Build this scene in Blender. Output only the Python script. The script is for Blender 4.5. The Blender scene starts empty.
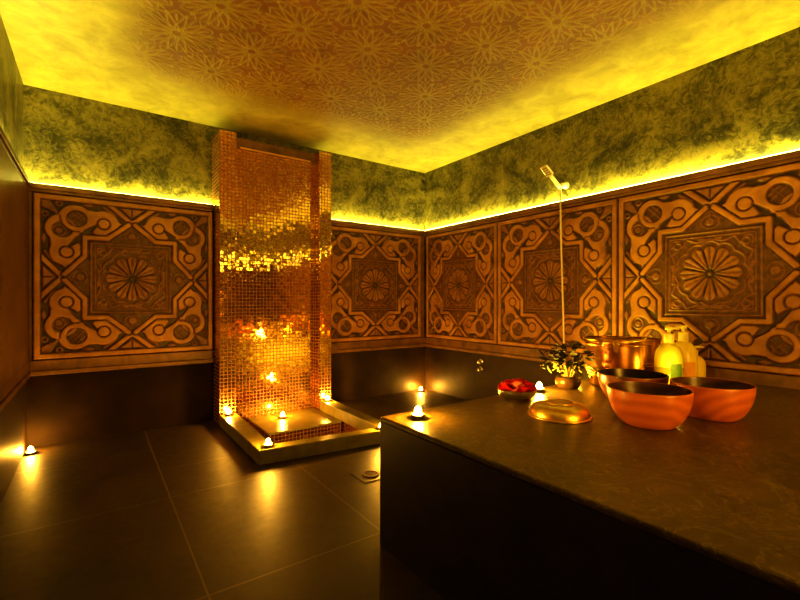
import bpy, bmesh, math, random
import numpy as np
from mathutils import Vector, Matrix

random.seed(7)
rng = np.random.default_rng(7)
PI = math.pi
C = bpy.context.scene.collection
SC = bpy.context.scene

# ------------------------------------------------------------------ room dimensions (metres)
XL, XR, YB, YF = -0.395, 3.108, 3.89, -1.75      # wall faces
ZC = 2.47                                        # ceiling
CL, CR, CB = -0.36, 3.05, 3.81                   # cladding faces
Z_COVE, Z_P1, Z_P0, Z_SK = 1.79, 1.735, 0.585, 0.485
PLAT = (0.945, 1.475, 0.52)                      # platform left x, far y, top z
COLX = (0.810, 0.941, 1.668, 1.788)              # shower column: left pilaster, niche, right pilaster
COLY, NICHEY, COLZ, LINZ = 3.62, 3.725, 2.36, 2.262
CURB = 0.088

# ------------------------------------------------------------------ node helpers
def new_mat(name):
    m = bpy.data.materials.new(name); m.use_nodes = True
    nt = m.node_tree; nt.nodes.clear()
    out = nt.nodes.new('ShaderNodeOutputMaterial')
    b = nt.nodes.new('ShaderNodeBsdfPrincipled')
    nt.links.new(b.outputs[0], out.inputs[0])
    return m, nt, b
def N(nt, t, **kw):
    n = nt.nodes.new(t)
    for k, v in kw.items(): setattr(n, k, v)
    return n
def setin(nt, sock, v):
    if isinstance(v, bpy.types.NodeSocket): nt.links.new(v, sock)
    else: sock.default_value = v
def math_n(nt, op, a, b=None, c=None):
    n = N(nt, 'ShaderNodeMath', operation=op)
    setin(nt, n.inputs[0], a)
    if b is not None: setin(nt, n.inputs[1], b)
    if c is not None: setin(nt, n.inputs[2], c)
    return n.outputs[0]
def vmath(nt, op, a, b=None):
    n = N(nt, 'ShaderNodeVectorMath', operation=op)
    setin(nt, n.inputs[0], a)
    if b is not None:
        if op == 'SCALE': setin(nt, n.inputs['Scale'], b)
        else: setin(nt, n.inputs[1], b)
    return n.outputs[0]
def ramp(nt, fac, stops):
    r = N(nt, 'ShaderNodeValToRGB'); el = r.color_ramp.elements
    while len(el) < len(stops): el.new(0.5)
    for e, (p, c) in zip(el, stops):
        e.position = p; e.color = (c[0], c[1], c[2], 1)
    setin(nt, r.inputs[0], fac); return r.outputs[0]
def noise(nt, scale, detail=4, rough=0.55, vec=None, dist=0.0):
    n = N(nt, 'ShaderNodeTexNoise'); n.inputs['Scale'].default_value = scale
    n.inputs['Detail'].default_value = detail; n.inputs['Roughness'].default_value = rough
    n.inputs['Distortion'].default_value = dist
    if vec is None: vec = N(nt, 'ShaderNodeNewGeometry').outputs['Position']
    nt.links.new(vec, n.inputs['Vector']); return n.outputs['Fac']
def mix(nt, fac, a, b, mode='MIX'):
    n = N(nt, 'ShaderNodeMix', data_type='RGBA', blend_type=mode)
    setin(nt, n.inputs['Factor'], fac)
    for s, v in ((n.inputs[6], a), (n.inputs[7], b)):
        if isinstance(v, (tuple, list)): v = (v[0], v[1], v[2], 1)
        setin(nt, s, v)
    return n.outputs[2]
def bump(nt, b, h, strength=0.3, dist=0.01):
    n = N(nt, 'ShaderNodeBump'); n.inputs['Strength'].default_value = strength; n.inputs['Distance'].default_value = dist
    nt.links.new(h, n.inputs['Height']); nt.links.new(n.outputs[0], b.inputs['Normal'])
def simple(name, col, rough=0.5, metal=0.0, var=0.15, scale=20, bmp=0.0, **kw):
    m, nt, b = new_mat(name)
    obj = N(nt, 'ShaderNodeTexCoord').outputs['Object']
    n = noise(nt, scale, 4, 0.6, obj)
    lo = tuple(c * (1 - var) for c in col); hi = tuple(min(1, c * (1 + var)) for c in col)
    nt.links.new(ramp(nt, n, [(0.3, lo), (0.7, hi)]), b.inputs['Base Color'])
    b.inputs['Roughness'].default_value = rough; b.inputs['Metallic'].default_value = metal
    if bmp: bump(nt, b, n, bmp)
    for k, v in kw.items(): b.inputs[k.replace('_', ' ')].default_value = v
    return m
def emis(name, col, strength):
    m, nt, b = new_mat(name)
    b.inputs['Base Color'].default_value = (0, 0, 0, 1)
    b.inputs['Emission Color'].default_value = (*col, 1); b.inputs['Emission Strength'].default_value = strength
    return m

# ------------------------------------------------------------------ materials
def plaster_mat():
    m, nt, b = new_mat('dark_plaster')
    n1 = noise(nt, 3.0, 9, 0.72, dist=0.7); n2 = noise(nt, 17, 8, 0.78, dist=1.6)
    f = math_n(nt, 'ADD', math_n(nt, 'MULTIPLY', n1, 0.52), math_n(nt, 'MULTIPLY', n2, 0.48))
    nt.links.new(ramp(nt, f, [(0.41, (0.010, 0.009, 0.002)), (0.47, (0.050, 0.044, 0.010)), (0.53, (0.140, 0.116, 0.028)), (0.66, (0.27, 0.215, 0.05))]), b.inputs['Base Color'])
    b.inputs['Roughness'].default_value = 0.42
    bump(nt, b, n2, 0.35, 0.012)
    return m
def lower_wall_mat():
    m, nt, b = new_mat('lower_wall_plaster')
    n1 = noise(nt, 4, 6, 0.65)
    nt.links.new(ramp(nt, n1, [(0.35, (0.012, 0.006, 0.002)), (0.7, (0.045, 0.024, 0.006))]), b.inputs['Base Color'])
    b.inputs['Roughness'].default_value = 0.5; b.inputs['Specular IOR Level'].default_value = 0.25
    bump(nt, b, n1, 0.2, 0.01)
    return m
def ceiling_mat():
    m, nt, b = new_mat('ceiling_plaster')
    at = N(nt, 'ShaderNodeAttribute', attribute_name='relief')
    n1 = noise(nt, 5, 7, 0.7, dist=0.4); n2 = noise(nt, 26, 4, 0.7)
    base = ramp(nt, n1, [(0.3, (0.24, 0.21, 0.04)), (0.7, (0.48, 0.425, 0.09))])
    sep = N(nt, 'ShaderNodeSeparateColor'); nt.links.new(at.outputs['Color'], sep.inputs[0])
    lines, field = sep.outputs[0], sep.outputs[1]
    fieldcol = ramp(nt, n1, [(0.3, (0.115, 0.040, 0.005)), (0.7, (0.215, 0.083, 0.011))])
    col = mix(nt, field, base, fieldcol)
    linecol = ramp(nt, n2, [(0.3, (0.22, 0.185, 0.018)), (0.7, (0.40, 0.34, 0.034))])
    fac = math_n(nt, 'MULTIPLY', lines, math_n(nt, 'ADD', 0.25, math_n(nt, 'MULTIPLY', n1, 0.95)))
    col = mix(nt, fac, col, linecol)
    nt.links.new(col, b.inputs['Base Color'])
    b.inputs['Roughness'].default_value = 0.5
    h = math_n(nt, 'ADD', math_n(nt, 'MULTIPLY', lines, 1.0), math_n(nt, 'MULTIPLY', n2, 0.25))
    bump(nt, b, h, 0.35, 0.010)
    return m
def panel_mat():
    m, nt, b = new_mat('carved_clay')
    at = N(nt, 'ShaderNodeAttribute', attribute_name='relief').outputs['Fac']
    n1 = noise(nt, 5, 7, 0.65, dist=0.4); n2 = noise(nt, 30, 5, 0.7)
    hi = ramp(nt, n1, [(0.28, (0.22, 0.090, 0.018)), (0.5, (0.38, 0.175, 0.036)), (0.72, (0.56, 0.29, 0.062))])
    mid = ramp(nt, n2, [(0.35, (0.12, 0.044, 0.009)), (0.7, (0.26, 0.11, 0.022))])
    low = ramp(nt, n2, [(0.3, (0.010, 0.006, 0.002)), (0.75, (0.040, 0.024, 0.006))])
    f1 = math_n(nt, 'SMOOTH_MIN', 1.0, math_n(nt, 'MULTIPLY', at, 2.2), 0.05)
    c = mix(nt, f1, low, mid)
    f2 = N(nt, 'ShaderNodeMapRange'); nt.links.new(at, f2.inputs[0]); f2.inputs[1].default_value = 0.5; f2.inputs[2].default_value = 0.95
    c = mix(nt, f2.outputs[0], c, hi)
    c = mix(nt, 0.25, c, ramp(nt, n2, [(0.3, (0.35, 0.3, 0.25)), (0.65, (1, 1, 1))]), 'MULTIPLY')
    nt.links.new(c, b.inputs['Base Color'])
    b.inputs['Roughness'].default_value = 0.46
    bump(nt, b, n2, 0.25, 0.004)
    return m
def trim_mat():
    m, nt, b = new_mat('clay_trim')
    n1 = noise(nt, 6, 7, 0.7, dist=0.5)
    nt.links.new(ramp(nt, n1, [(0.3, (0.07, 0.030, 0.007)), (0.7, (0.27, 0.13, 0.030))]), b.inputs['Base Color'])
    b.inputs['Roughness'].default_value = 0.5; bump(nt, b, n1, 0.3, 0.01)
    return m
def mosaic_mat(name, size=0.0292, base=((0.86, 0.46, 0.13), (1.0, 0.66, 0.22)), tilt=0.030):
    m, nt, b = new_mat(name)
    g = N(nt, 'ShaderNodeNewGeometry')
    p = vmath(nt, 'SCALE', g.outputs['Position'], 1.0 / size)
    p = vmath(nt, 'ADD', p, (0.137, 0.311, 0.229))
    cell = vmath(nt, 'FLOOR', p); fr = vmath(nt, 'FRACTION', p)
    d = vmath(nt, 'ABSOLUTE', vmath(nt, 'SUBTRACT', fr, (0.5, 0.5, 0.5)))
    na = vmath(nt, 'ABSOLUTE', g.outputs['True Normal'])
    sd = N(nt, 'ShaderNodeSeparateXYZ'); nt.links.new(d, sd.inputs[0])
    sn = N(nt, 'ShaderNodeSeparateXYZ'); nt.links.new(na, sn.inputs[0])
    gs = []
    for i in range(3):
        gs.append(math_n(nt, 'MULTIPLY', math_n(nt, 'GREATER_THAN', sd.outputs[i], 0.40), math_n(nt, 'LESS_THAN', sn.outputs[i], 0.5)))
    grout = math_n(nt, 'MAXIMUM', math_n(nt, 'MAXIMUM', gs[0], gs[1]), gs[2])
    wn = N(nt, 'ShaderNodeTexWhiteNoise', noise_dimensions='3D')
    # cells are shifted so that a face lying on a cell boundary stays stable
    c2 = vmath(nt, 'MULTIPLY', cell, vmath(nt, 'SUBTRACT', (1, 1, 1), vmath(nt, 'FLOOR', vmath(nt, 'ADD', na, (0.01, 0.01, 0.01)))))
    nt.links.new(c2, wn.inputs['Vector'])
    tiltv = vmath(nt, 'SCALE', vmath(nt, 'SUBTRACT', wn.outputs['Color'], (0.5, 0.5, 0.5)), tilt)
    nrm = vmath(nt, 'NORMALIZE', vmath(nt, 'ADD', g.outputs['Normal'], tiltv))
    nt.links.new(nrm, b.inputs['Normal'])
    tile = ramp(nt, wn.outputs['Value'], [(0.0, base[0]), (1.0, base[1])])
    nt.links.new(mix(nt, grout, tile, (0.24, 0.10, 0.03)), b.inputs['Base Color'])
    nt.links.new(math_n(nt, 'SUBTRACT', 1.0, grout), b.inputs['Metallic'])
    nt.links.new(math_n(nt, 'ADD', 0.07, math_n(nt, 'MULTIPLY', grout, 0.5)), b.inputs['Roughness'])
    return m
def floor_mat():
    m, nt, b = new_mat('slate_tiles')
    g = N(nt, 'ShaderNodeNewGeometry'); s = N(nt, 'ShaderNodeSeparateXYZ'); nt.links.new(g.outputs['Position'], s.inputs[0])
    x, y = s.outputs[0], s.outputs[1]
    def line(v, c, w=0.0035): return math_n(nt, 'LESS_THAN', math_n(nt, 'ABSOLUTE', math_n(nt, 'SUBTRACT', v, c)), w)
    gr = None
    for c in (-0.38, 0.312, 1.005, 1.70, 2.39):
        l = line(x, c); gr = l if gr is None else math_n(nt, 'MAXIMUM', gr, l)
    for c in (2.44, 1.55, 0.66, -0.23, -1.1): gr = math_n(nt, 'MAXIMUM', gr, line(y, c))
    right = math_n(nt, 'GREATER_THAN', x, 0.312); 
    for c in (2.87,): gr = math_n(nt, 'MAXIMUM', gr, math_n(nt, 'MULTIPLY', line(y, c), right))
    gr = math_n(nt, 'MAXIMUM', gr, math_n(nt, 'MULTIPLY', line(y, 3.30), math_n(nt, 'SUBTRACT', 1.0, right)))
    n1 = noise(nt, 3.0, 8, 0.68, dist=0.6); n2 = noise(nt, 22, 4, 0.7)
    tile = ramp(nt, n1, [(0.3, (0.018, 0.011, 0.003)), (0.7, (0.062, 0.038, 0.008))])
    nt.links.new(mix(nt, gr, tile, (0.13, 0.09, 0.035)), b.inputs['Base Color'])
    nt.links.new(math_n(nt, 'ADD', 0.34, math_n(nt, 'MULTIPLY', n2, 0.30)), b.inputs['Roughness'])
    h = math_n(nt, 'SUBTRACT', math_n(nt, 'MULTIPLY', n1, 0.5), gr)
    bump(nt, b, h, 0.25, 0.006)
    return m
def platform_mat():
    m, nt, b = new_mat('polished_green_stone')
    n1 = noise(nt, 5, 8, 0.7, dist=0.7); n2 = noise(nt, 38, 6, 0.75, dist=0.5); n3 = noise(nt, 6, 4, 0.62, dist=2.4)
    base = ramp(nt, n1, [(0.3, (0.042, 0.027, 0.006)), (0.7, (0.125, 0.082, 0.016))])
    vein = ramp(nt, math_n(nt, 'ABSOLUTE', math_n(nt, 'SUBTRACT', n3, 0.5)), [(0.0, (1, 1, 1)), (0.020, (0, 0, 0))])
    base = mix(nt, math_n(nt, 'MULTIPLY', vein, 0.45), base, (0.34, 0.25, 0.06))
    spk = ramp(nt, n2, [(0.555, (0, 0, 0)), (0.66, (1, 1, 1))])
    base = mix(nt, math_n(nt, 'MULTIPLY', spk, 0.35), base, (0.30, 0.22, 0.05))
    nt.links.new(base, b.inputs['Base Color'])
    nt.links.new(math_n(nt, 'ADD', 0.17, math_n(nt, 'MULTIPLY', n2, 0.34)), b.inputs['Roughness'])
    bump(nt, b, math_n(nt, 'ADD', n1, math_n(nt, 'MULTIPLY', n2, 0.7)), 0.28, 0.010)
    return m
def curb_mat():
    m, nt, b = new_mat('green_stone_curb')
    n1 = noise(nt, 7, 7, 0.7, dist=0.5)
    nt.links.new(ramp(nt, n1, [(0.3, (0.085, 0.075, 0.016)), (0.7, (0.25, 0.205, 0.045))]), b.inputs['Base Color'])
    b.inputs['Roughness'].default_value = 0.32; bump(nt, b, n1, 0.2, 0.008)
    return m
def wood_mat(name, c0, c1, rough=0.35):
    m, nt, b = new_mat(name)
    obj = N(nt, 'ShaderNodeTexCoord').outputs['Object']
    mp = N(nt, 'ShaderNodeMapping'); mp.inputs['Scale'].default_value = (1.0, 0.35, 1.0); mp.inputs['Rotation'].default_value = (0.5, 0.3, 0.4)
    mp.inputs['Location'].default_value = (0.21, 0, 0.1)
    nt.links.new(obj, mp.inputs[0])
    w = N(nt, 'ShaderNodeTexWave', wave_type='RINGS', rings_direction='SPHERICAL'); nt.links.new(mp.outputs[0], w.inputs[0])
    w.inputs['Scale'].default_value = 7; w.inputs['Distortion'].default_value = 4; w.inputs['Detail'].default_value = 3; w.inputs['Detail Scale'].default_value = 1.2
    n = noise(nt, 40, 4, 0.6, mp.outputs[0])
    f = math_n(nt, 'ADD', math_n(nt, 'MULTIPLY', w.outputs['Fac'], 0.65), math_n(nt, 'MULTIPLY', n, 0.35))
    nt.links.new(ramp(nt, f, [(0.15, c0), (0.8, c1)]), b.inputs['Base Color'])
    b.inputs['Roughness'].default_value = rough
    b.inputs['Coat Weight'].default_value = 0.25; b.inputs['Coat Roughness'].default_value = 0.2
    return m
M = dict(
    plaster=plaster_mat(), lower=lower_wall_mat(), lower_shaded=simple('shaded_lower_plaster', (0.014, 0.007, 0.002), 0.7, 0.0, 0.4, 5, 0.1, Specular_IOR_Level=0.08), ceiling=ceiling_mat(), panel=panel_mat(), trim=trim_mat(),
    mosaic=mosaic_mat('gold_mosaic'), floor=floor_mat(), platform=platform_mat(), curb=curb_mat(),
    bowl=wood_mat('orange_wood', (0.52, 0.125, 0.018), (0.68, 0.19, 0.032)),
    bowl_in=wood_mat('dark_wood_inside', (0.055, 0.018, 0.006), (0.12, 0.04, 0.013), 0.4),
    bowl_dark=wood_mat('deep_brown_wood', (0.10, 0.026, 0.008), (0.26, 0.075, 0.02)),
    bowl_dark_in=wood_mat('blackened_wood_inside', (0.012, 0.006, 0.003), (0.03, 0.014, 0.007), 0.3),
    brass=simple('hammered_brass', (0.85, 0.56, 0.13), 0.33, 1.0, 0.12, 30, 0.06),
    copper=simple('aged_copper', (0.52, 0.24, 0.075), 0.29, 1.0, 0.4, 9, 0.05),
    steel=simple('pale_chrome', (0.80, 0.72, 0.46), 0.35, 0.3, 0.05),
    chrome=simple('chrome', (0.8, 0.78, 0.72), 0.16, 1.0, 0.03),
    silver=simple('silver_bowl_metal', (0.82, 0.74, 0.62), 0.22, 1.0, 0.06),
    petal=simple('rose_petal', (0.62, 0.018, 0.016), 0.5, 0.0, 0.35, 14),
    petal_pink=simple('rose_petal_pale', (0.86, 0.30, 0.22), 0.5, 0.0, 0.2, 14),
    cup=simple('candle_tin', (0.75, 0.70, 0.60), 0.3, 1.0, 0.05),
    wax=simple('candle_wax', (0.9, 0.78, 0.55), 0.5, 0.0, 0.05),
    wick=simple('candle_wick', (0.02, 0.015, 0.01), 0.9),
    soap_yellow=simple('yellow_soap_bottle', (0.85, 0.80, 0.10), 0.28, 0.0, 0.05, 8),
    soap_olive=simple('olive_liquid', (0.42, 0.38, 0.04), 0.28, 0.0, 0.1, 8),
    soap_amber=simple('amber_soap_bottle', (0.92, 0.72, 0.07), 0.28, 0.0, 0.05, 8),
    pump=simple('cream_pump', (0.92, 0.84, 0.30), 0.35, 0.0, 0.03),
    label_green=simple('green_label', (0.12, 0.26, 0.05), 0.5, 0.0, 0.15, 60),
    label_orange=simple('orange_label', (0.85, 0.40, 0.06), 0.5, 0.0, 0.1, 60),
    leaf=simple('dark_leaf', (0.018, 0.014, 0.004), 0.6, 0.0, 0.4, 30),
    stem=simple('pale_stem', (0.75, 0.66, 0.22), 0.25, 0.3, 0.1, 30),
    jar=simple('dark_bronze_pot', (0.10, 0.055, 0.014), 0.35, 0.5, 0.3, 20),
    dark=simple('dark_gap', (0.02, 0.012, 0.006), 0.8),
    drain=simple('drain_metal', (0.10, 0.035, 0.014), 0.6, 0.3, 0.2),
    base=simple('shaded_side_stone', (0.022, 0.013, 0.005), 0.45, 0.0, 0.5, 12, 0.1),  # platform stone with the shade of its sides put into the colour
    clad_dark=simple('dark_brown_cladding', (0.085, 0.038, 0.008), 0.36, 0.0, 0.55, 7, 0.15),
    led=emis('led_glow', (1.0, 0.86, 0.16), 34.0),
    flame=emis('candle_flame', (1.0, 0.46, 0.045), 2000.0),
)

# ------------------------------------------------------------------ object helpers
def link(name, me, mat=None, parent=None):
    o = bpy.data.objects.new(name, me); C.objects.link(o)
    if mat is not None and me is not None: me.materials.append(mat)
    if parent is not None: o.parent = parent
    return o
def obj(name, bm, mat, parent=None, smooth=False):
    me = bpy.data.meshes.new(name)
    bmesh.ops.recalc_face_normals(bm, faces=bm.faces)
    bm.to_mesh(me); bm.free()
    if smooth:
        for p in me.polygons: p.use_smooth = True
    return link(name, me, mat, parent)
def thing(name, label, cat, loc=(0, 0, 0), rotz=0, group=None):
    o = bpy.data.objects.new(name, None); C.objects.link(o)
    o.empty_display_size = 0.05; o.location = loc; o.rotation_euler = (0, 0, rotz)
    return tag(o, label, cat, group)
def tag(o, label, cat, group=None):
    o['label'] = label; o['category'] = cat
    if group: o['group'] = group
    return o
def struct(o, label=None):
    o['kind'] = 'structure'
    if label: o['label'] = label
    return o
def add_box(bm, a, b, bevel=0.0, segs=2):
    x0, y0, z0 = a; x1, y1, z1 = b
    vs = [bm.verts.new(p) for p in ((x0,y0,z0),(x1,y0,z0),(x1,y1,z0),(x0,y1,z0),(x0,y0,z1),(x1,y0,z1),(x1,y1,z1),(x0,y1,z1))]
    fs = [bm.faces.new([vs[i] for i in f]) for f in ((0,3,2,1),(4,5,6,7),(0,1,5,4),(1,2,6,5),(2,3,7,6),(3,0,4,7))]
    if bevel:
        es = list({e for f in fs for e in f.edges})
        bmesh.ops.bevel(bm, geom=es, offset=bevel, segments=segs, profile=0.5, affect='EDGES')
def box(name, a, b, mat, parent=None, bevel=0.0):
    bm = bmesh.new(); add_box(bm, a, b, bevel); return obj(name, bm, mat, parent)
def add_prism(bm, poly, z0, z1):
    lo = [bm.verts.new((x, y, z0)) for x, y in poly]; hi = [bm.verts.new((x, y, z1)) for x, y in poly]
    n = len(poly); bm.faces.new(list(reversed(lo))); bm.faces.new(hi)
    for i in range(n): bm.faces.new((lo[i], lo[(i+1) % n], hi[(i+1) % n], hi[i]))
def add_lathe(bm, prof, n=48, c=(0, 0, 0), sx=1.0, sy=1.0):
    rings = []
    for r, z in prof:
        if r < 1e-6: rings.append([bm.verts.new((c[0], c[1], c[2] + z))])
        else: rings.append([bm.verts.new((c[0] + r*sx*math.cos(2*PI*k/n), c[1] + r*sy*math.sin(2*PI*k/n), c[2] + z)) for k in range(n)])
    for A, B in zip(rings, rings[1:]):
        if len(A) == 1 and len(B) == 1: continue
        for k in range(n):
            if len(A) == 1: bm.faces.new((A[0], B[k], B[(k+1) % n]))
            elif len(B) == 1: bm.faces.new((A[k], A[(k+1) % n], B[0]))
            else: bm.faces.new((A[k], A[(k+1) % n], B[(k+1) % n], B[k]))
def lathe(name, prof, mat, parent=None, n=48, smooth=True, **kw):
    bm = bmesh.new(); add_lathe(bm, prof, n, **kw); return obj(name, bm, mat, parent, smooth)
def smooth_prof(pts, sub=5):
    out = []
    P = [pts[0]] + list(pts) + [pts[-1]]
    for i in range(1, len(P) - 2):
        p0, p1, p2, p3 = map(Vector, ((*P[i-1], 0), (*P[i], 0), (*P[i+1], 0), (*P[i+2], 0)))
        for k in range(sub):
            t = k / sub
            q = 0.5*((2*p1) + (p2-p0)*t + (2*p0-5*p1+4*p2-p3)*t*t + (3*p1-p0-3*p2+p3)*t**3)
            out.append((max(0, q.x), q.y))
    out.append(pts[-1]); return out
def add_tube(bm, pts, r, n=10, caps=True):
    pts = [Vector(p) for p in pts]; rs = r if isinstance(r, (list, tuple)) else [r]*len(pts)
    rings = []; up = Vector((0, 0, 1)); prev = None
    for i, p in enumerate(pts):
        t = (pts[min(i+1, len(pts)-1)] - pts[max(i-1, 0)]).normalized()
        if prev is None:
            a = t.cross(up)
            if a.length < 1e-3: a = t.cross(Vector((1, 0, 0)))
        else: a = prev - t*prev.dot(t)
        a.normalize(); prev = a; b = t.cross(a)
        rings.append([bm.verts.new(p + rs[i]*(a*math.cos(2*PI*k/n) + b*math.sin(2*PI*k/n))) for k in range(n)])
    for A, B in zip(rings, rings[1:]):
        for k in range(n): bm.faces.new((A[k], A[(k+1) % n], B[(k+1) % n], B[k]))
    if caps: bm.faces.new(list(reversed(rings[0]))); bm.faces.new(rings[-1])
def tube(name, pts, r, mat, parent=None, n=10):
    bm = bmesh.new(); add_tube(bm, pts, r, n); return obj(name, bm, mat, parent, True)
def bez(pts, n=24):
    out = []
    P = [Vector(p) for p in pts]; P = [P[0]*2-P[1]] + P + [P[-1]*2-P[-2]]
    for i in range(1, len(P)-2):
        for k in range(n):
            t = k/n; p0, p1, p2, p3 = P[i-1:i+3]
            out.append(0.5*((2*p1)+(p2-p0)*t+(2*p0-5*p1+4*p2-p3)*t*t+(3*p1-p0-3*p2+p3)*t**3))
    out.append(P[-2]); return out

# ------------------------------------------------------------------ the room shell
def floor_mesh():
    xs = [XL-0.1, 0.92, 1.69, XR+0.1]; ys = [YF-0.1, 2.66, NICHEY+0.01, YB+0.1]
    bm = bmesh.new()
    for i in range(3):
        for j in range(3):
            if (i, j) == (1, 1): continue
            add_box(bm, (xs[i], ys[j], -0.25), (xs[i+1], ys[j+1], 0.0))
    bmesh.ops.remove_doubles(bm, verts=bm.verts, dist=1e-5)
    return bm
struct(obj('floor', floor_mesh(), M['floor']))
# walls: an upper face and, below the panels, a slightly proud dado
def wall(name, a, b, mat): return struct(box(name, a, b, mat))
wall('wall_back', (XL-0.1, YB, -0.02), (XR+0.1, YB+0.1, ZC+0.02), M['plaster'])
wall('wall_right', (XR, YF, Z_SK), (XR+0.1, YB, ZC+0.02), M['plaster'])
wall('wall_left', (XL-0.1, YF, Z_SK), (XL, YB, ZC+0.02), M['plaster'])
wall('wall_front', (XL-0.1, YF-0.1, -0.02), (XR+0.1, YF, ZC+0.02), M['plaster'])
wall('wall_back_lower', (XL-0.1, CB+0.015, -0.02), (COLX[0], YB, Z_SK), M['lower_shaded'])  # same plaster as the other stretch, its shade put into a darker colour
wall('wall_back_lower', (COLX[3], CB+0.015, -0.02), (XR+0.1, YB, Z_SK), M['lower'])
wall('wall_right_lower', (CR+0.012, YF, -0.02), (XR+0.1, CB+0.015, Z_SK), M['lower'])
wall('wall_left_lower', (XL-0.1, YF, -0.02), (CL-0.012, CB+0.015, Z_SK), M['lower'])

# ceiling: a fine sheet that carries the embossed star lattice
def star_field(X, Y):
    P = 0.31; a1 = np.array([P, 0]); a2 = np.array([P*0.5, P*math.sqrt(3)/2])
    j = np.round(Y / a2[1]); best = np.full(X.shape, 9.9); bx = np.zeros_like(X); by = np.zeros_like(X)
    for dj in (-1, 0, 1):
        jj = j + dj; i = np.round((X - jj*a2[0]) / P)
        for di in (-1, 0, 1):
            lx = X - (i+di)*P - jj*a2[0]; ly = Y - jj*a2[1]; d = np.hypot(lx, ly)
            mk = d < best; best = np.where(mk, d, best); bx = np.where(mk, lx, bx); by = np.where(mk, ly, by)
    r = np.hypot(bx, by); th = np.arctan2(by, bx)
    sec = PI/6
    t = np.abs(((th/sec) % 1.0) - 0.5)*sec           # 0 at petal axis, sec/2 between petals
    lat = r*np.sin(t); lon = r*np.cos(t)
    w = np.interp(lon, [0.024, 0.070, 0.156], [0.0, 0.0150, 0.0])
    petal = np.where((lon > 0.022) & (lon < 0.156), np.abs(lat - w), 9)
    rays = np.where((lon > 0.085) & (lon < 0.140), np.abs(sec*0.5 - t)*r, 9)
    t2 = np.abs((((th + sec/2)/sec) % 1.0) - 0.5)*sec
    star = np.abs(r - 0.160 + 0.050*np.abs(t2)/(sec/2)*0.6)
    star = np.where((r < 0.19) & (r > 0.11), star, 9)
    core = np.abs(r - 0.022)
    d = np.minimum.reduce([petal, rays, star, core])
    return np.clip(1 - (d - 0.0018)/0.0042, 0, 1)
def ceiling_object():
    x0, x1, y0, y1 = XL-0.1, XR+0.1, YF-0.1, YB+0.1; step = 0.0085
    nx, ny = int((x1-x0)/step)+1, int((y1-y0)/step)+1
    xs = np.linspace(x0, x1, nx); ys = np.linspace(y0, y1, ny)
    X, Y = np.meshgrid(xs, ys)
    f = lambda v, e0, e1: np.clip((v-e0)/(e1-e0), 0, 1)
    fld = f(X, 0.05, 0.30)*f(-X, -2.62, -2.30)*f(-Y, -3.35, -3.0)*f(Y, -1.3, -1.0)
    a = math.radians(8); line = star_field((X*math.cos(a)-Y*math.sin(a))/1.28, (X*math.sin(a)+Y*math.cos(a)+0.07)/1.28)*fld
    co = np.stack([X, Y, np.full_like(X, ZC) - 0.003*line], -1).reshape(-1, 3)
    idx = np.arange(nx*ny).reshape(ny, nx)
    q = np.stack([idx[:-1, :-1], idx[1:, :-1], idx[1:, 1:], idx[:-1, 1:]], -1).reshape(-1, 4)
    me = grid_mesh('ceiling', co, q)
    ca = me.color_attributes.new('relief', 'FLOAT_COLOR', 'POINT')
    c = np.ones((nx*ny, 4), np.float32); c[:, 0] = line.ravel(); c[:, 1] = fld.ravel(); c[:, 2] = 0
    ca.data.foreach_set('color', c.ravel())
    return link('ceiling', me, M['ceiling'])
def grid_mesh(name, co, q):
    me = bpy.data.meshes.new(name)
    me.vertices.add(len(co)); me.vertices.foreach_set('co', np.ascontiguousarray(co, np.float32).ravel())
    me.loops.add(len(q)*4); me.loops.foreach_set('vertex_index', np.ascontiguousarray(q, np.int32).ravel())
    me.polygons.add(len(q)); me.polygons.foreach_set('loop_start', np.arange(0, len(q)*4, 4, dtype=np.int32))
    me.polygons.foreach_set('use_smooth', np.ones(len(q), bool))
    me.update(calc_edges=True); me.validate(); return me
struct(ceiling_object())

# cladding core, capping and skirting rails (structure)
def clad(n0, axis, lo, hi, mt=None, core=-0.018):
    """rails along one wall; axis 'x' back wall, 'y' right / left walls"""
    def bb(name, d0, d1, z0, z1, mat, bev=0.004):
        if axis == 'back': a, b = (lo, CB-d1, z0), (hi, YB-0.001 if d0 is None else CB-d0, z1)
        elif axis == 'right': a, b = (CR-d1, lo, z0), (XR-0.001 if d0 is None else CR-d0, hi, z1)
        else: a, b = (XL+0.001 if d0 is None else CL+d0, lo, z0), (CL+d1, hi, z1)
        struct(box(name, a, b, mat, None, bev))
    mt = mt or M['trim']
    bb('trim_%d' % n0, None, core, Z_SK, Z_COVE-0.05, mt, 0)          # core behind the panels
    bb('trim_%d' % (n0+1), None, 0.012, Z_COVE-0.035, Z_COVE, mt)       # capping rail
    bb('trim_%d' % (n0+2), None, 0.002 if core == 0 else 0.0, Z_P1, Z_COVE-0.035, mt)           # upper border
    bb('trim_%d' % (n0+3), None, 0.002 if core == 0 else 0.0, Z_SK+0.03, Z_P0, mt)              # lower border
    bb('trim_%d' % (n0+4), None, 0.014, Z_SK, Z_SK+0.03, mt)            # bottom rail
clad(1, 'back', CL, COLX[0]); clad(6, 'back', COLX[3], CR)
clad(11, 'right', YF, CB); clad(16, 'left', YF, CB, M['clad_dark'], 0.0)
struct(box('trim_25', (CL, YF+0.001, Z_SK), (CR, YF+0.08, Z_COVE), M['trim'], None, 0.004))

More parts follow.
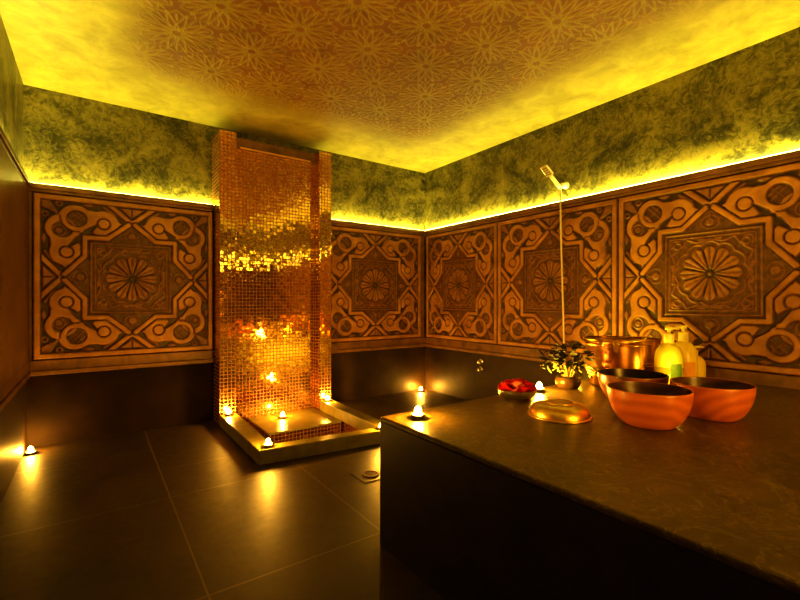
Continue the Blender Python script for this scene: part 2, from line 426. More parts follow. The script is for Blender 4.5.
# ------------------------------------------------------------------ carved panels
def seg(px, py, a, b):
    ax, ay = a; bx, by = b; dx, dy = bx-ax, by-ay
    t = np.clip(((px-ax)*dx + (py-ay)*dy)/(dx*dx+dy*dy), 0, 1)
    return np.hypot(px-ax-t*dx, py-ay-t*dy), t
def panel_mesh():
    n = 270
    u = np.linspace(-1, 1, n); U, V = np.meshgrid(u, u)
    a, b = np.abs(U), np.abs(V); p, q = np.maximum(a, b), np.minimum(a, b)
    S = lambda d, w=0.014: np.clip(0.5 - d/w, 0, 1)             # d<0 inside
    H = np.full(U.shape, 0.08)
    def up(d, h, w=0.014):
        nonlocal H
        m = S(d, w); H = np.maximum(H, m*h)
    def cut(d, h=0.06, w=0.012):
        nonlocal H
        m = S(d, w); H = H*(1-m) + np.minimum(H, h)*m
    dV, tV = seg(p, q, (0.94, 0.255), (0.715, 0.0))
    side = (p - 0.715)*(0.255) - (q - 0.0)*(0.225)             # >0 on the frame side of the V
    star_in = np.zeros(U.shape, bool)
    # star field inside the inner strap
    i1, _ = seg(p, q, (0.50, 0.50), (0.50, 0.265)); i2, _ = seg(p, q, (0.50, 0.265), (0.70, 0.035))
    inner = np.minimum(i1, i2)
    inside_sq = p < 0.50
    inside_pt = (p >= 0.50) & (q < 0.265 - (p-0.50)*(0.265/0.235))
    star_in = inside_sq | inside_pt
    H = np.where(star_in, 0.24, H)
    # nested lines in the square and in the star points
    inp = np.where(inside_pt | (inside_sq & (p > 0.40)), 1, 0)
    for off, hh, ww in ((0.062, 0.55, 0.010), (0.105, 0.5, 0.009)):
        sq = np.maximum(np.abs(p - (0.50-off)), 0); sq = np.where(q <= 0.50-off, sq, np.hypot(p-(0.5-off), q-(0.5-off)))
        up(sq - ww, hh, 0.010)
    pt_d, _ = seg(p, q, (0.50, 0.205), (0.665, 0.01)); 
    up(np.where(inside_pt, pt_d, 9) - 0.009, 0.55, 0.010)
    up(np.hypot(p-0.548, q) - 0.042, 0.6, 0.012); d_, _ = seg(p, q, (0.55, 0), (0.63, 0)); up(d_ - 0.012, 0.5, 0.01)
    up(np.abs(np.hypot(p-0.548, q*0.8) - 0.068) - 0.008, 0.45, 0.01)
    # rosette
    r = np.hypot(U, V); th = np.arctan2(V, U); sec = PI/6
    t = (((th/sec) + 0.5) % 1.0 - 0.5)*sec
    lat, lon = r*np.sin(np.abs(t)), r*np.cos(t)
    R0 = 0.238; R1 = R0*math.sin(sec/2)*0.96
    dp = np.where(lon < R0, lat - lon*math.tan(sec/2)*0.93, np.hypot(lon-R0, lat) - R1)
    ring = np.where(r < 0.36, np.abs(np.maximum(dp, 0) - 0.045), 9); ring = np.where(r > 0.24, ring, 9)
    up(ring - 0.011, 0.55, 0.010)
    disc = dp + 0.006
    m = S(disc, 0.014); H = np.where(r < 0.315, np.maximum(H*(r > 0.25), m*(0.62 + 0.22*np.clip(lat/0.05, 0, 1))), H)
    cut(np.where((lon > 0.055) & (lon < 0.29), lat, 9) - 0.004, 0.30, 0.008)
    cut(r - 0.052, 0.05); up(r - 0.020, 0.35)
    # knots around the rosette
    up(np.abs(np.hypot(p-0.315, q-0.315) - 0.034) - 0.011, 0.6, 0.010)
    for A, B, ww in (((0.365, 0.0), (0.335, 0.12), 0.012), ((0.335, 0.12), (0.375, 0.22), 0.012), ((0.375, 0.22), (0.30, 0.27), 0.011),
                     ((0.365, 0.05), (0.365, 0.10), 0.016), ((0.26, 0.33), (0.21, 0.36), 0.015), ((0.37, 0.30), (0.37, 0.365), 0.012)):
        d_, _ = seg(p, q, A, B); up(d_ - ww, 0.55, 0.012)
    # corner scrolls (mirror about the diagonal)
    E1, RA, RB = (0.680, 0.305), (0.715, 0.590), (0.590, 0.715)
    dE = np.hypot(p-E1[0], q-E1[1]); dA = np.hypot(p-RA[0], q-RA[1]); dB = np.hypot(p-RB[0], q-RB[1])
    nk, tn = seg(p, q, (0.750, 0.47), (0.745, 0.38))
    cusp, tc = seg(p, q, (0.70, 0.225), (0.695, 0.115))
    body = np.minimum.reduce([dE - 0.166, dA - 0.172, dB - 0.172, nk - 0.088, cusp - (0.085 - 0.080*tc)])
    body = np.where(star_in, 9, body)
    up(body, 0.97, 0.018)
    # eye, spiral groove, rings
    wd, tw = seg(p, q, (0.640, 0.365), (0.565, 0.475)); cut(wd - (0.008 + 0.028*tw), 0.08)
    tl, tt = seg(p, q, (0.640, 0.340), (0.575, 0.415)); up(np.where(star_in, 9, tl - (0.030 - 0.024*tt)), 0.97, 0.012)
    wd, tw = seg(p, q, (0.660, 0.372), (0.60, 0.465)); cut(wd - 0.013, 0.07, 0.010)
    cut(np.abs(dE - 0.068) - 0.007, 0.10, 0.012); up(dE - 0.056, 0.97, 0.010)
    # two interlaced rings, one passing over the other
    A_ = np.hypot(a - 0.580, b - 0.722); B_ = np.hypot(a - 0.722, b - 0.580)
    cut(B_ - 0.100, 0.20, 0.014)
    up(np.hypot(a - 0.755, b - 0.560) - 0.036, 0.55, 0.014); up(np.where(B_ < 0.10, np.abs(np.hypot(a-0.755, b-0.560) - 0.062) - 0.010, 9), 0.5, 0.010)
    up(np.where(B_ < 0.16, np.abs(A_ - 0.128) - 0.026, 9), 0.97, 0.012)
    cut(np.where(B_ < 0.17, np.abs(A_ - 0.163) - 0.007, 9), 0.25, 0.010)
    cut(A_ - 0.100, 0.22, 0.014); cut(np.abs(A_ - 0.096) - 0.006, 0.07, 0.010)
    up(np.where(A_ < 0.098, np.abs(B_ - 0.128) - 0.020, 9), 0.70, 0.010)
    for k_ in (-0.5, 0.5):
        up(np.where(A_ < 0.092, np.abs((a - 0.555) - (b - 0.75) + k_*0.07) - 0.011, 9), 0.5, 0.010)
    up(np.where(A_ < 0.092, np.abs((a - 0.555) + (b - 0.75)) - 0.011, 9), 0.45, 0.010)
    # fillers
    d_, tt = seg(p, q, (0.565, 0.235), (0.565, 0.445)); up(d_ - (0.020*np.sin(PI*np.clip(tt, 0.02, 0.98))), 0.55, 0.012)
    d_, tt = seg(p, q, (0.885, 0.30), (0.80, 0.175)); up(d_ - 0.016, 0.55, 0.012)
    d_, tt = seg(p, q, (0.895, 0.52), (0.895, 0.40)); up(d_ - 0.022*np.sin(PI*np.clip(tt, 0.02, 0.98)), 0.6, 0.012)
    d_, tt = seg(p, q, (0.875, 0.875), (0.775, 0.775)); up(d_ - (0.055 - 0.040*tt), 0.55, 0.014)
    up(np.abs(np.hypot(p-0.885, q-0.75) - 0.028) - 0.010, 0.5, 0.010)
    # straps
    H = np.where((side > 0) & (p > 0.70), 0.08, H)
    tri = np.maximum.reduce([-(side)/0.34 + 0.052, p - 0.905])
    up(tri, 0.72, 0.012); cut(np.where(p > 0.72, q, 9) - 0.007, 0.10, 0.010)
    up(dV - 0.028, 1.0, 0.012); cut(np.where(p < 0.95, np.abs(dV - 0.038), 9) - 0.008, 0.06, 0.010)
    cut(inner - 0.042, 0.06, 0.012); up(inner - 0.027, 1.0, 0.012)
    cut(np.hypot(p-0.705, q) - 0.016, 0.10)
    # frame
    H = np.where(p > 0.912, 0.06, H); up(0.925 - p, 1.0, 0.012)
    cut(0.986 - p, 0.15, 0.012)
    H = np.clip(H, 0, 1)
    D = (1 - H)*0.016                                            # metres behind the panel face
    co = np.stack([U, D, V], -1).reshape(-1, 3)
    idx = np.arange(n*n).reshape(n, n)
    qd = np.stack([idx[:-1, :-1], idx[:-1, 1:], idx[1:, 1:], idx[1:, :-1]], -1).reshape(-1, 4)
    # side skirts
    rim = np.concatenate([idx[0, :], idx[1:, -1], idx[-1, -2::-1], idx[-2:0:-1, 0]])
    back = co[rim].copy(); back[:, 1] = 0.019
    k = len(rim); nb = n*n + np.arange(k)
    sk = np.stack([rim, nb, np.roll(nb, -1), np.roll(rim, -1)], -1)
    me = grid_mesh('carved_panel', np.concatenate([co, back]), np.concatenate([qd, sk]))
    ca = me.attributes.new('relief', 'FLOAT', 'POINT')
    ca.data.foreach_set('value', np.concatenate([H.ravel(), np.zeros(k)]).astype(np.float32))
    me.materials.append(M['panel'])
    return me
PM = panel_mesh()
pz, ph = (Z_P0 + Z_P1)/2, (Z_P1 - Z_P0)/2
def panel(c, half, rotz, label):
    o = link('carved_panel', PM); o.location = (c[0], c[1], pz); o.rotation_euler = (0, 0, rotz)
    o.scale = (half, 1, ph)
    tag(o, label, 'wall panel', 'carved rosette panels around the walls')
panel(((-0.345+COLX[0]-0.001)/2, CB), (COLX[0]-0.001+0.345)/2, 0, 'brown carved rosette panel filling the wall between the candle-lit corner and the mosaic column')
panel(((COLX[3]+0.002+3.0)/2, CB), (3.0-COLX[3]-0.002)/2, 0, 'narrow brown carved rosette panel between the mosaic column and the far corner')
for y0, y1, lab in ((2.748, CB-0.004, 'dim carved rosette panel beside the far corner, above the shower knobs'),
                    (1.617, 2.748, 'carved rosette panel that the hanging shower hose crosses'),
                    (0.486, 1.617, 'large carved rosette panel behind the soap bottles and wooden bowls'),
                    (-0.645, 0.486, 'carved rosette panel next along from the one behind the soap bottles')):
    panel((CR, (y0+y1)/2), (y1-y0)/2, -PI/2, lab)
# ------------------------------------------------------------------ mosaic shower column and basin
def bx_obj(name, parent, parts, mat, bevel=0.0, smooth=False):
    bm = bmesh.new()
    for a, b in parts: add_box(bm, a, b, bevel)
    return obj(name, bm, mat, parent)
shower = thing('mosaic_shower', 'tall gold mosaic shower column with a niche between two pilasters', 'shower', (1.27, CB, 0))
def loc(p): return (p[0]-1.27, p[1]-CB, p[2])
def lb(a, b): return (loc(a), loc(b))
YW = YB - 0.002
bx_obj('pilaster', shower, [lb((COLX[0], COLY, 0.0), (COLX[1], YW, COLZ))], M['mosaic'], 0.003)
bx_obj('pilaster', shower, [lb((COLX[2], COLY, 0.0), (COLX[3], YW, COLZ))], M['mosaic'], 0.003)
bx_obj('niche_back', shower, [lb((COLX[1], NICHEY, -0.20), (COLX[2], YW, LINZ))], M['mosaic'])
bx_obj('lintel', shower, [lb((COLX[1], NICHEY-0.012, LINZ), (COLX[2], YW, COLZ-0.004))], M['trim'], 0.004)
bx_obj('spout_slot', shower, [lb((COLX[1]+0.05, NICHEY-0.03, LINZ+0.004), (COLX[2]-0.05, NICHEY-0.012, LINZ+0.016))], M['brass'], 0.003)

basin = thing('shower_basin', 'sunken shower basin framed by a low green stone curb', 'basin', (1.27, 3.1, 0))
def rel(poly): return [(x-1.27, y-3.1) for x, y in poly]
P_o = [(0.806, 2.605), (1.766, 2.505), (COLX[3], COLY-0.002), (COLX[0], COLY-0.002)]
P_i = [(0.918, 2.690), (1.665, 2.612), (COLX[2]+0.003, COLY-0.002), (COLX[1]-0.003, COLY-0.002)]
bm = bmesh.new(); add_prism(bm, rel([P_o[0], P_o[1], P_i[1], P_i[0]]), 0, CURB)
bmesh.ops.bevel(bm, geom=bm.edges[:], offset=0.005, segments=2, affect='EDGES'); obj('curb', bm, M['curb'], basin)['label'] = 'front curb of green stone'
bm = bmesh.new(); add_prism(bm, rel([P_o[0], P_i[0], P_i[3], P_o[3]]), 0, CURB)
bmesh.ops.bevel(bm, geom=bm.edges[:], offset=0.004, segments=2, affect='EDGES'); obj('curb', bm, M['curb'], basin)
bm = bmesh.new(); add_prism(bm, rel([P_i[1], P_o[1], P_o[2], P_i[2]]), 0, CURB)
bmesh.ops.bevel(bm, geom=bm.edges[:], offset=0.004, segments=2, affect='EDGES'); obj('curb', bm, M['curb'], basin)
def bl(a, b): return ((a[0]-1.27, a[1]-3.1, a[2]), (b[0]-1.27, b[1]-3.1, b[2]))
# mosaic lining below the curb, ledge with mosaic riser, pit floor
t = 0.008
NY = NICHEY - 0.001
bx_obj('lining', basin, [bl((0.921, 2.661, -0.20), (0.921+t, NY, 0.0)), bl((1.689-t, 2.661, -0.20), (1.689, NY, 0.0)), bl((0.921, 2.661, -0.20), (1.689, 2.661+t, 0.0))], M['mosaic'])
bx_obj('pit_floor', basin, [bl((0.929, 2.669, -0.22), (1.681, NY, -0.18))], M['floor'])
bx_obj('ledge', basin, [bl((1.06, 3.185, -0.012), (1.668, NY, 0.004))], M['curb'], 0.003)
bx_obj('ledge_riser', basin, [bl((1.062, 3.195, -0.18), (1.667, NY-0.005, -0.012))], M['mosaic'])

# floor drain
dr = thing('floor_drain', 'small round metal drain set in the floor in front of the basin', 'drain', (1.284, 2.10, 0.0))
bm = bmesh.new(); add_box(bm, (-0.085, -0.085, 0.0005), (0.085, 0.085, 0.003), 0.001); obj('plate', bm, M['floor'], dr)
lathe('ring', [(0.036, 0.003), (0.036, 0.008), (0.046, 0.008), (0.05, 0.003)], M['drain'], dr)
bm = bmesh.new()
for k in range(-3, 4):
    w = math.sqrt(0.036**2 - (k*0.010)**2); add_box(bm, (-w, k*0.010-0.0026, 0.003), (w, k*0.010+0.0026, 0.0065))
obj('grate', bm, M['drain'], dr)

# ------------------------------------------------------------------ stone platform
pl = thing('stone_platform', 'large dark green polished stone platform against the wall, carrying bowls and bottles', 'platform', (2.0, 0, 0))
box('top_slab', (PLAT[0]-2.0, YF+0.085, 0.498), (CR+0.008-2.0, PLAT[1], PLAT[2]), M['platform'], pl, 0.007)
box('base_block', (PLAT[0]-2.0+0.001, YF+0.085, 0), (CR+0.008-2.0, PLAT[1]-0.001, 0.498), M['base'], pl)  # same stone as the top, coloured darker to stand for side shade
ZT = PLAT[2]

# ------------------------------------------------------------------ tea lights
def make_tealight(label, loc_):
    t = thing('tealight', label, 'candle', loc_, 0, 'lit tea lights')
    lathe('cup', [(0, 0.0), (0.023, 0.0), (0.0262, 0.002), (0.0275, 0.0165), (0.0285, 0.0175), (0.027, 0.0178), (0.0258, 0.016), (0.0245, 0.003), (0, 0.003)], M['cup'], t, 32)
    lathe('wax', [(0, 0.0035), (0.0242, 0.0035), (0.0254, 0.0140), (0.012, 0.0130), (0, 0.0126)], M['wax'], t, 32)
    tube('wick', [(0, 0, 0.012), (0.0006, 0, 0.018), (0.0016, 0.0005, 0.0215)], 0.0009, M['wick'], t, 6)
    lathe('flame', smooth_prof([(0, 0.0185), (0.0085, 0.0212), (0.0130, 0.0280), (0.0128, 0.0350), (0.0088, 0.0425), (0.0030, 0.0480), (0, 0.051)], 3), M['flame'], t, 16)
    return t
def copy_tree(src, loc_, label=None, rotz=None):
    r = src.copy(); C.objects.link(r); r.location = loc_
    if label: r['label'] = label
    if rotz is not None: r.rotation_euler = (0, 0, rotz)
    for ch in list(src.children):
        c = ch.copy(); C.objects.link(c); c.parent = r
        for g in list(ch.children):
            d = g.copy(); C.objects.link(d); d.parent = c
    return r
tl0 = make_tealight('lit tea light on the near corner of the stone platform', (1.053, 1.362, ZT))
for p, lab in (((-0.336, 3.66, 0), 'lit tea light alone on the floor in the room corner'),
               ((2.93, 3.74, 0), 'lit tea light on the floor near the far corner, beyond the platform'),
               ((1.88, 1.405, ZT), 'lit tea light beside the rose petal bowl on the platform edge'),
               ((0.868, 3.575, CURB), 'lit tea light on the curb at the foot of the left mosaic pilaster'),
               ((1.30, 3.55, 0.004), 'lit tea light on the ledge inside the mosaic niche'),
               ((1.724, 3.568, CURB), 'lit tea light on the curb at the foot of the right mosaic pilaster'),
               ((0.880, 2.654, CURB), 'lit tea light on the front corner of the basin curb, nearest the open floor'),
               ((1.655, 2.56, CURB), 'lit tea light on the basin curb just behind the platform corner')):
    copy_tree(tl0, p, lab)

# ------------------------------------------------------------------ wooden bowls
def make_bowl(label, loc_, R, h, mo, mi, rotz=0):
    t = thing('wooden_bowl', label, 'bowl', loc_, rotz, 'wooden bowls on the platform')
    op = smooth_prof([(0, 0.0), (R*0.50, 0.0), (R*0.66, h*0.05), (R*0.85, h*0.32), (R*0.965, h*0.68), (R, h)], 5)
    ob = lathe('bowl_body', op + [(R-0.002, h+0.0025), (R-0.006, h+0.0012)], mo, t, 64)
    ip = smooth_prof([(R-0.006, h+0.0012), (R*0.965-0.008, h*0.68), (R*0.84-0.008, h*0.36), (R*0.60, 0.016), (R*0.4, 0.011), (0, 0.010)], 5)
    lathe('bowl_interior', ip, mi, t, 64)['label'] = 'darker wood interior'
    return t
make_bowl('orange wooden bowl standing in front of the other two bowls', (1.722, 0.793, ZT), 0.144, 0.135, M['bowl'], M['bowl_in'], 0.3)
make_bowl('orange brown wooden bowl farthest from the upturned brass bowl, below the soap bottles', (2.038, 0.697, ZT), 0.143, 0.135, M['bowl'], M['bowl_in'], 2.0)
make_bowl('dark-rimmed wooden bowl with a black interior behind the front bowl', (2.045, 1.015, ZT), 0.147, 0.130, M['bowl_dark'], M['bowl_dark_in'], 4.0)

# ------------------------------------------------------------------ upturned brass bowl
bb = thing('brass_bowl', 'shallow shiny brass bowl turned upside down on the platform', 'bowl', (1.552, 1.062, ZT), 0.4)
lathe('bowl_shell', smooth_prof([(0.116, 0.0), (0.117, 0.008), (0.115, 0.020), (0.109, 0.033), (0.098, 0.044), (0.080, 0.051), (0.052, 0.0545), (0, 0.055)], 4), M['brass'], bb, 64)
lathe('rim', [(0.112, 0.0005), (0.124, 0.0005), (0.126, 0.004), (0.122, 0.007), (0.114, 0.007)], M['brass'], bb, 64)
lathe('base_ring', [(0.054, 0.0535), (0.054, 0.057), (0.049, 0.0575), (0.046, 0.0545)], M['brass'], bb, 48)

# ------------------------------------------------------------------ copper bucket and pot
def make_bucket(name, label, loc_, R, h, rotz, handle=True):
    t = thing(name, label, 'bucket' if handle else 'pot', loc_, rotz)
    lathe('body', smooth_prof([(0, 0.004), (R*0.78, 0.004), (R*0.84, h*0.10), (R*0.93, h*0.26), (R*0.955, h*0.36), (R*0.96, h*0.6), (R*0.965, h*0.93)], 4)
          + [(R*0.985, h*0.97), (R*0.95, h*0.965), (R*0.93, h*0.5), (R*0.85, h*0.2), (0, h*0.08)], M['copper'], t, 64)
    def bead(z, r, k=0.006): return [(r, z-k), (r+k*0.9, z-k*0.6), (r+k*1.1, z), (r+k*0.9, z+k*0.6), (r, z+k)]
    for nm, z, r in (('lower_band', h*0.33, R*0.945), ('lower_band', h*0.39, R*0.952), ('rim_band', h*0.985, R*0.968), ('rim_band', h*0.885, R*0.960)):
        lathe(nm, bead(z, r), M['copper'], t, 64)
    lathe('foot', [(R*0.70, 0.0), (R*0.80, 0.0), (R*0.82, 0.008), (R*0.79, 0.014), (R*0.70, 0.012)], M['copper'], t, 48)
    if handle:
        for s in (1, -1):
            bm = bmesh.new()
            x = s*R*0.975
            add_prism(bm, [(-0.022, 0.0), (0.022, 0.0), (0.008, -0.06), (-0.008, -0.06)], 0, 0.008)
            bmesh.ops.bevel(bm, geom=bm.edges[:], offset=0.002, segments=2, affect='EDGES')
            bmesh.ops.transform(bm, matrix=Matrix.Translation((x - (0.004 if s > 0 else -0.004), 0, h*0.98)) @ Matrix.Rotation(s*PI/2, 4, 'Z') @ Matrix.Rotation(PI/2, 4, 'X'), verts=bm.verts)
            e = obj('ear', bm, M['brass'], t)
            tube('ring', [(x + s*0.010*1 + s*0.006*0, 0.013*math.cos(k*PI/8), h*0.94 + 0.013*math.sin(k*PI/8)) for k in range(17)], 0.0028, M['brass'], e, 8)
        pts = [(R*1.015*math.cos(k*PI/24), R*1.03*math.sin(k*PI/24), h*0.94 + 0.022*math.sin(k*PI/24)) for k in range(25)]
        tube('bail_handle', pts, 0.0055, M['brass'], t, 10)
    return t
make_bucket('copper_bucket', 'big copper bucket with banded rim and ear brackets behind the dark bowl', (2.38, 1.28, ZT), 0.150, 0.262, math.radians(212))
make_bucket('copper_pot', 'brown copper pot mostly hidden between the big bucket and the soap bottles', (2.78, 1.335, ZT), 0.118, 0.235, 0.3, False)

# ------------------------------------------------------------------ soap dispensers
def make_soap(label, loc_, R, h, body, liquid, lab, rotz, lab_rng=None, level=0.0, nozzle=0.055):
    t = thing('soap_dispenser', label, 'soap dispenser', loc_, rotz, 'pump bottles by the wall')
    prof = smooth_prof([(0, 0.0), (R*0.90, 0.0), (R, 0.010), (R, h*0.35), (R*0.99, h*0.62), (R*0.90, h*0.80), (R*0.62, h*0.945), (R*0.36, h), (R*0.30, h*1.03)], 5)
    lathe('bottle', prof, body, t, 48)
    if level:
        lathe('liquid', [(R*0.91, 0.001), (R*1.004, 0.011), (R*1.004, h*level), (R*0.995, h*level)], liquid, t, 48)
    if lab_rng:
        a0, a1, z0, z1 = lab_rng; bm = bmesh.new(); n = 14; rr = R*1.012
        lo = [bm.verts.new((rr*math.cos(a0+(a1-a0)*k/n), rr*math.sin(a0+(a1-a0)*k/n), z0*h)) for k in range(n+1)]
        hi = [bm.verts.new((v.co.x*(0.99 if z1 > .6 else 1), v.co.y*(0.99 if z1 > .6 else 1), z1*h)) for v in lo]
        for k in range(n): bm.faces.new((lo[k], lo[k+1], hi[k+1], hi[k]))
        obj('label_sticker', bm, lab, t, True)
    z = h*1.02; cr = R*0.36
    lathe('collar', [(cr*0.8, z-0.004), (cr, z-0.002), (cr, z+h*0.20), (cr*0.94, z+h*0.215), (cr*0.4, z+h*0.22), (0, z+h*0.22)], M['pump'], t, 32)
    pu = lathe('pump_head', [(cr*0.36, z+h*0.21), (cr*0.36, z+h*0.30), (cr*0.75, z+h*0.305), (cr*0.78, z+h*0.37), (cr*0.6, z+h*0.385), (0, z+h*0.39)], M['pump'], t, 24)
    bm = bmesh.new(); add_tube(bm, [(0, 0, z+h*0.345), (nozzle*0.6, 0, z+h*0.35), (nozzle, 0, z+h*0.325)], [cr*0.34, cr*0.28, cr*0.22], 10)
    obj('nozzle', bm, M['pump'], pu, True)
    return t
VA = math.atan2(-1, -2.3)      # direction from the bottles back to the camera
make_soap('yellow pump bottle with a green label and darker liquid, nearest the copper pots', (2.617, 1.096, ZT), 0.071, 0.233, M['soap_yellow'], M['soap_olive'], M['label_green'], -0.62, (VA+0.62+0.10, VA+0.62+0.95, 0.02, 0.55), 0.45)
make_soap('amber yellow pump bottle with an orange label, middle of the three pump bottles', (2.810, 1.100, ZT), 0.072, 0.233, M['soap_amber'], M['soap_amber'], M['label_orange'], 2.55, (VA-2.55+0.0, VA-2.55+0.85, 0.02, 0.52))
make_soap('small amber pump bottle farthest from the copper pots', (2.950, 1.097, ZT), 0.060, 0.142, M['soap_amber'], M['soap_amber'], M['label_orange'], -0.62, None, 0.0, 0.06)

# ------------------------------------------------------------------ bowl of rose petals
rb = thing('petal_bowl', 'round metal bowl heaped with red rose petals at the platform edge', 'bowl', (1.672, 1.378, ZT))
lathe('bowl_body', smooth_prof([(0, 0.0), (0.055, 0.0), (0.075, 0.008), (0.089, 0.024), (0.094, 0.045)], 4) + [(0.0955, 0.046), (0.0915, 0.045), (0.085, 0.025), (0.05, 0.012), (0, 0.012)], M['silver'], rb, 48)
def petal_mesh(mat):
    bm = bmesh.new(); n = 7; R = 0.030
    g = [[None]*n for _ in range(n)]
    for i in range(n):
        for j in range(n):
            u_, v_ = -1+2*i/(n-1), -1+2*j/(n-1)
            x = u_*math.sqrt(1-v_*v_/2)*R*(1.0 - 0.25*(v_ < 0)*(-v_)); y = v_*math.sqrt(1-u_*u_/2)*R*1.1
            z = 0.42*(x*x)/R + 0.30*(y*y)/R + 0.003*math.sin(3*u_+2*v_)
            g[i][j] = bm.verts.new((x, y, z))
    for i in range(n-1):
        for j in range(n-1): bm.faces.new((g[i][j], g[i+1][j], g[i+1][j+1], g[i][j+1]))
    me = bpy.data.meshes.new('rose_petal'); bm.to_mesh(me); bm.free()
    for f in me.polygons: f.use_smooth = True
    me.materials.append(mat); return me
pm_red, pm_pink = petal_mesh(M['petal']), petal_mesh(M['petal_pink'])
for k in range(46):
    ring = k/46; a = k*2.39996; rr = 0.066*math.sqrt(ring)
    pink = k in (20, 33, 12)
    o = link('rose_petal', pm_pink if pink else pm_red)
    o.location = (1.672 + rr*math.cos(a), 1.378 + rr*math.sin(a), ZT + 0.036 + 0.022*(1 - (rr/0.075)**2) + random.uniform(0, 0.008))
    o.rotation_euler = (random.uniform(-0.7, 0.7), random.uniform(-0.7, 0.7), random.uniform(0, 6.28))
    if pink: tag(o, 'pale pink rose petal lying in the metal petal bowl', 'petal', 'pale petals in the metal bowl')
    else: tag(o, 'red rose petal lying in the metal petal bowl', 'petal', 'red petals in the metal bowl')

# ------------------------------------------------------------------ leafy plant with pale stems
pt = thing('leafy_plant', 'dark leafy plant with glinting pale stems standing by the shower hose', 'plant', (2.085, 1.375, ZT))
lathe('pot', smooth_prof([(0, 0.0), (0.045, 0.0), (0.058, 0.012), (0.066, 0.035), (0.062, 0.055), (0.055, 0.062)], 3) + [(0.050, 0.060), (0.046, 0.02), (0, 0.02)], M['jar'], pt, 32)
bm = bmesh.new()
for k in range(22):
    a = k*2.39996 + 0.4; L = random.uniform(0.07, 0.14); e = random.uniform(0.2, 1.2)
    d = Vector((math.cos(a)*math.cos(e), math.sin(a)*math.cos(e), math.sin(e)))
    add_tube(bm, bez([(0.02*math.cos(a), 0.02*math.sin(a), 0.05), (0.035*math.cos(a)+d.x*L*0.4, 0.035*math.sin(a)+d.y*L*0.4, 0.055+L*0.55), (d.x*L+0.04*math.cos(a), d.y*L+0.04*math.sin(a), 0.05+d.z*L*0.8)], 6), [0.0032]*12+[0.0022], 6)
obj('stems', bm, M['stem'], pt, True)
bm = bmesh.new()
for k in range(95):
    a = random.uniform(0, 2*PI); rr = random.uniform(0.02, 0.125); z = random.uniform(0.10, 0.245)*(1 - 0.25*rr/0.125)
    c = Vector((rr*math.cos(a), rr*math.sin(a), z)); dr_ = Vector((math.cos(a), math.sin(a), random.uniform(-0.5, 0.9))).normalized()
    sd_ = dr_.cross(Vector((0, 0, 1))).normalized()*random.choice((-1, 1)); sd_ = (sd_ + Vector((0, 0, random.uniform(-.6, .6)))).normalized()
    L = random.uniform(0.030, 0.062); W = L*0.33; nrm = dr_.cross(sd_)
    prev = None
    for i in range(6):
        f = i/5; w = W*math.sin(PI*min(0.97, 0.08+f*0.9)); m_ = c + dr_*(L*f) - nrm*(0.35*L*f*f)
        v = (bm.verts.new(m_ - sd_*w), bm.verts.new(m_ + nrm*w*0.25), bm.verts.new(m_ + sd_*w))
        if prev: bm.faces.new((prev[0], prev[1], v[1], v[0])); bm.faces.new((prev[1], prev[2], v[2], v[1]))
        prev = v
obj('foliage', bm, M['leaf'], pt, True)

# ------------------------------------------------------------------ hand shower on the wall
hx, hy, hz = XR, 2.065, 1.925
sh = thing('hand_shower', 'pale handheld shower with a square head and long hose hanging on the wall', 'shower', (hx, hy, hz))
bm = bmesh.new(); add_tube(bm, [(0, 0, 0), (-0.012, 0, 0)], 0.027, 28); add_tube(bm, [(-0.012, 0, 0), (-0.060, 0, -0.006)], 0.018, 20); 
obj('wall_bracket', bm, M['steel'], sh, True)
hd = Vector((-0.20, 0.03, 0.165)).normalized(); hb = Vector((-0.075, 0, -0.035))
bm = bmesh.new(); add_tube(bm, [hb, hb+hd*0.05, hb+hd*0.13, hb+hd*0.145], [0.013, 0.0155, 0.0145, 0.016], 14); obj('handle', bm, M['steel'], sh, True)
bm = bmesh.new(); add_box(bm, (-0.033, -0.010, -0.048), (0.033, 0.010, 0.048), 0.007)
zax = hd; yax = Vector((-0.62, 0.0, -0.78)); yax = (yax - zax*yax.dot(zax)).normalized(); xax = yax.cross(zax)
mt = Matrix((xax, yax, zax)).transposed().to_4x4(); mt.translation = hb + hd*0.19
bmesh.ops.transform(bm, matrix=mt, verts=bm.verts); hd_o = obj('shower_head', bm, M['steel'], sh)
bm = bmesh.new()
for i in range(4):
    for j in range(4):
        add_lathe(bm, [(0, 0.004), (0.004, 0.004), (0.0045, 0)], 8, c=(-0.021+0.014*i, -0.030+0.02*j, 0))
bmesh.ops.transform(bm, matrix=mt @ Matrix.Translation((0, 0.010, 0)) @ Matrix.Rotation(-PI/2, 4, 'X'), verts=bm.verts); obj('nozzles', bm, M['dark'], hd_o)
z_out = 0.40 - hz
tube('hose', bez([hb - hd*0.002, (-0.082, -0.004, -0.10), (-0.083, -0.01, -0.45), (-0.086, -0.030, -1.0), (-0.092, -0.045, -1.38), (-0.096, -0.050, z_out-0.03), (-0.075, -0.055, z_out-0.055), (-0.05, -0.06, z_out)], 14), 0.0075, M['steel'], sh, 10)
bm = bmesh.new(); add_tube(bm, [(-0.044, -0.06, z_out+0.012), (-0.056, -0.06, z_out+0.012)], 0.026, 20); add_tube(bm, [(-0.056, -0.06, z_out+0.012), (-0.085, -0.06, z_out+0.010)], 0.012, 14)
obj('hose_outlet', bm, M['chrome'], sh, True)

# shower knobs on the lower wall
kv = thing('shower_valve', 'two small round shower knobs on the dark wall below the panels', 'valve', (CR+0.012, 2.96, 0.405))
for z in (0, -0.075):
    bm = bmesh.new(); add_tube(bm, [(0, 0, z), (-0.006, 0, z)], 0.030, 24); add_tube(bm, [(-0.006, 0, z), (-0.03, 0, z), (-0.042, 0, z), (-0.046, 0, z)], [0.014, 0.016, 0.019, 0.012], 16)
    obj('knob', bm, M['chrome'], kv, True)

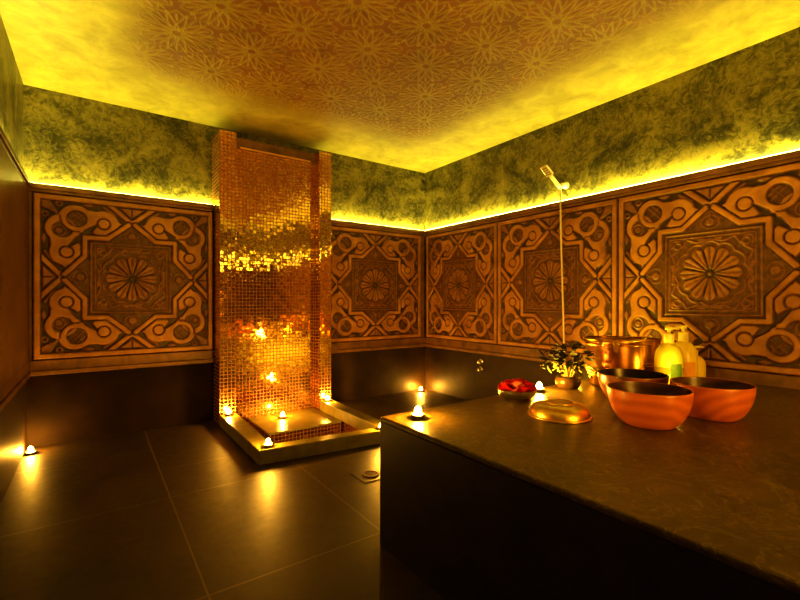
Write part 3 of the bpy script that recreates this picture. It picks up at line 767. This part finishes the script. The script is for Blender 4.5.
# ------------------------------------------------------------------ lights
def area(name, loc_, rot, sx, sy, power, col, spread=PI):
    l = bpy.data.lights.new(name, 'AREA'); l.shape = 'RECTANGLE'; l.size = sx; l.size_y = sy; l.energy = power; l.color = col; l.spread = spread
    o = bpy.data.objects.new(name, l); C.objects.link(o); o.location = loc_; o.rotation_euler = rot; return o
LED = (0.96, 0.83, 0.12); LP = 7.8     # watts per metre
ZL = Z_COVE + 0.022
def aim(d): return Vector(d).to_track_quat('-Z', 'Y').to_euler()
def cove(a, b, nrm, n):
    """strip along the ledge from a to b; nrm points from the wall into the room"""
    a, b = Vector(a), Vector(b); L = (b-a).length; mid = (a+b)/2
    bm = bmesh.new(); hw = Vector(nrm)*0.006; lo = [a-hw, b-hw, b+hw, a+hw]
    add_prism(bm, [(v.x, v.y) for v in lo], Z_COVE+0.001, Z_COVE+0.012)
    struct(obj('trim_%d' % n, bm, M['led']))
    d = (Vector((0, 0, 1)) - Vector(nrm)*0.40).normalized()
    o = area('cove_light', (mid.x, mid.y, ZL), (0, 0, 0), L, 0.016, LP*L, LED)
    xax = (b-a).normalized(); z = -d; y = z.cross(xax).normalized(); xax = y.cross(z)
    o.rotation_euler = Matrix((xax, y, z)).transposed().to_euler()
e = 0.030
cove((XL+0.02, YB-e, 0), (COLX[0]-0.005, YB-e, 0), (0, -1, 0), 21)
cove((COLX[3]+0.005, YB-e, 0), (XR-0.02, YB-e, 0), (0, -1, 0), 22)
cove((XR-0.026, YF+0.02, 0), (XR-0.026, YB-0.02, 0), (-1, 0, 0), 23)
cove((XL+0.017, YF+0.02, 0), (XL+0.017, YB-0.02, 0), (1, 0, 0), 24)
cove((XL+0.05, YF+0.03, 0), (XR-0.05, YF+0.03, 0), (0, 1, 0), 26)  # strip out of view, added for its bright reflection in the mosaic
# unseen warm fill light added behind the camera
o = area('room_fill', (1.35, -1.40, 0.98), aim((0.10, 1, 0.03)), 0.7, 0.7, 40, (1.0, 0.45, 0.035))
# glow by the bottles and the plant: bare point lights added, without candles
# unseen light added behind the platform: warms its back face, which the mosaic mirrors
area('platform_back_glow', (2.35, 1.95, 0.22), aim((0, -1, 0.05)), 0.8, 0.25, 48, (1.0, 0.66, 0.03))
def point(name, loc_, power, col, r=0.02):
    l = bpy.data.lights.new(name, 'POINT'); l.energy = power; l.color = col; l.shadow_soft_size = r
    o = bpy.data.objects.new(name, l); C.objects.link(o); o.location = loc_; return o
point('bottle_glow', (2.45, 1.02, 0.64), 1.7, (1.0, 0.52, 0.03), 0.03)
point('plant_glow', (2.27, 1.45, 0.57), 1.6, (1.0, 0.55, 0.03), 0.02)

w = bpy.data.worlds.new('World'); SC.world = w; w.use_nodes = True
w.node_tree.nodes['Background'].inputs[0].default_value = (1.0, 0.45, 0.12, 1); w.node_tree.nodes['Background'].inputs[1].default_value = 0.02

# ------------------------------------------------------------------ camera and view
cam = bpy.data.cameras.new('camera'); cam.lens = 431.28/800*36; cam.sensor_width = 36; cam.shift_y = 2.2/800; cam.clip_start = 0.01
co = bpy.data.objects.new('camera', cam); C.objects.link(co); co.location = (0, 0, 0.983); co.rotation_euler = (PI/2, 0, -0.616592)
SC.camera = co
SC.view_settings.view_transform = 'Standard'; SC.view_settings.look = 'Medium High Contrast'; SC.view_settings.exposure = 0.0
SC.cycles.use_denoising = True
SC.cycles.sample_clamp_indirect = 6.0
SC.cycles.max_bounces = 8
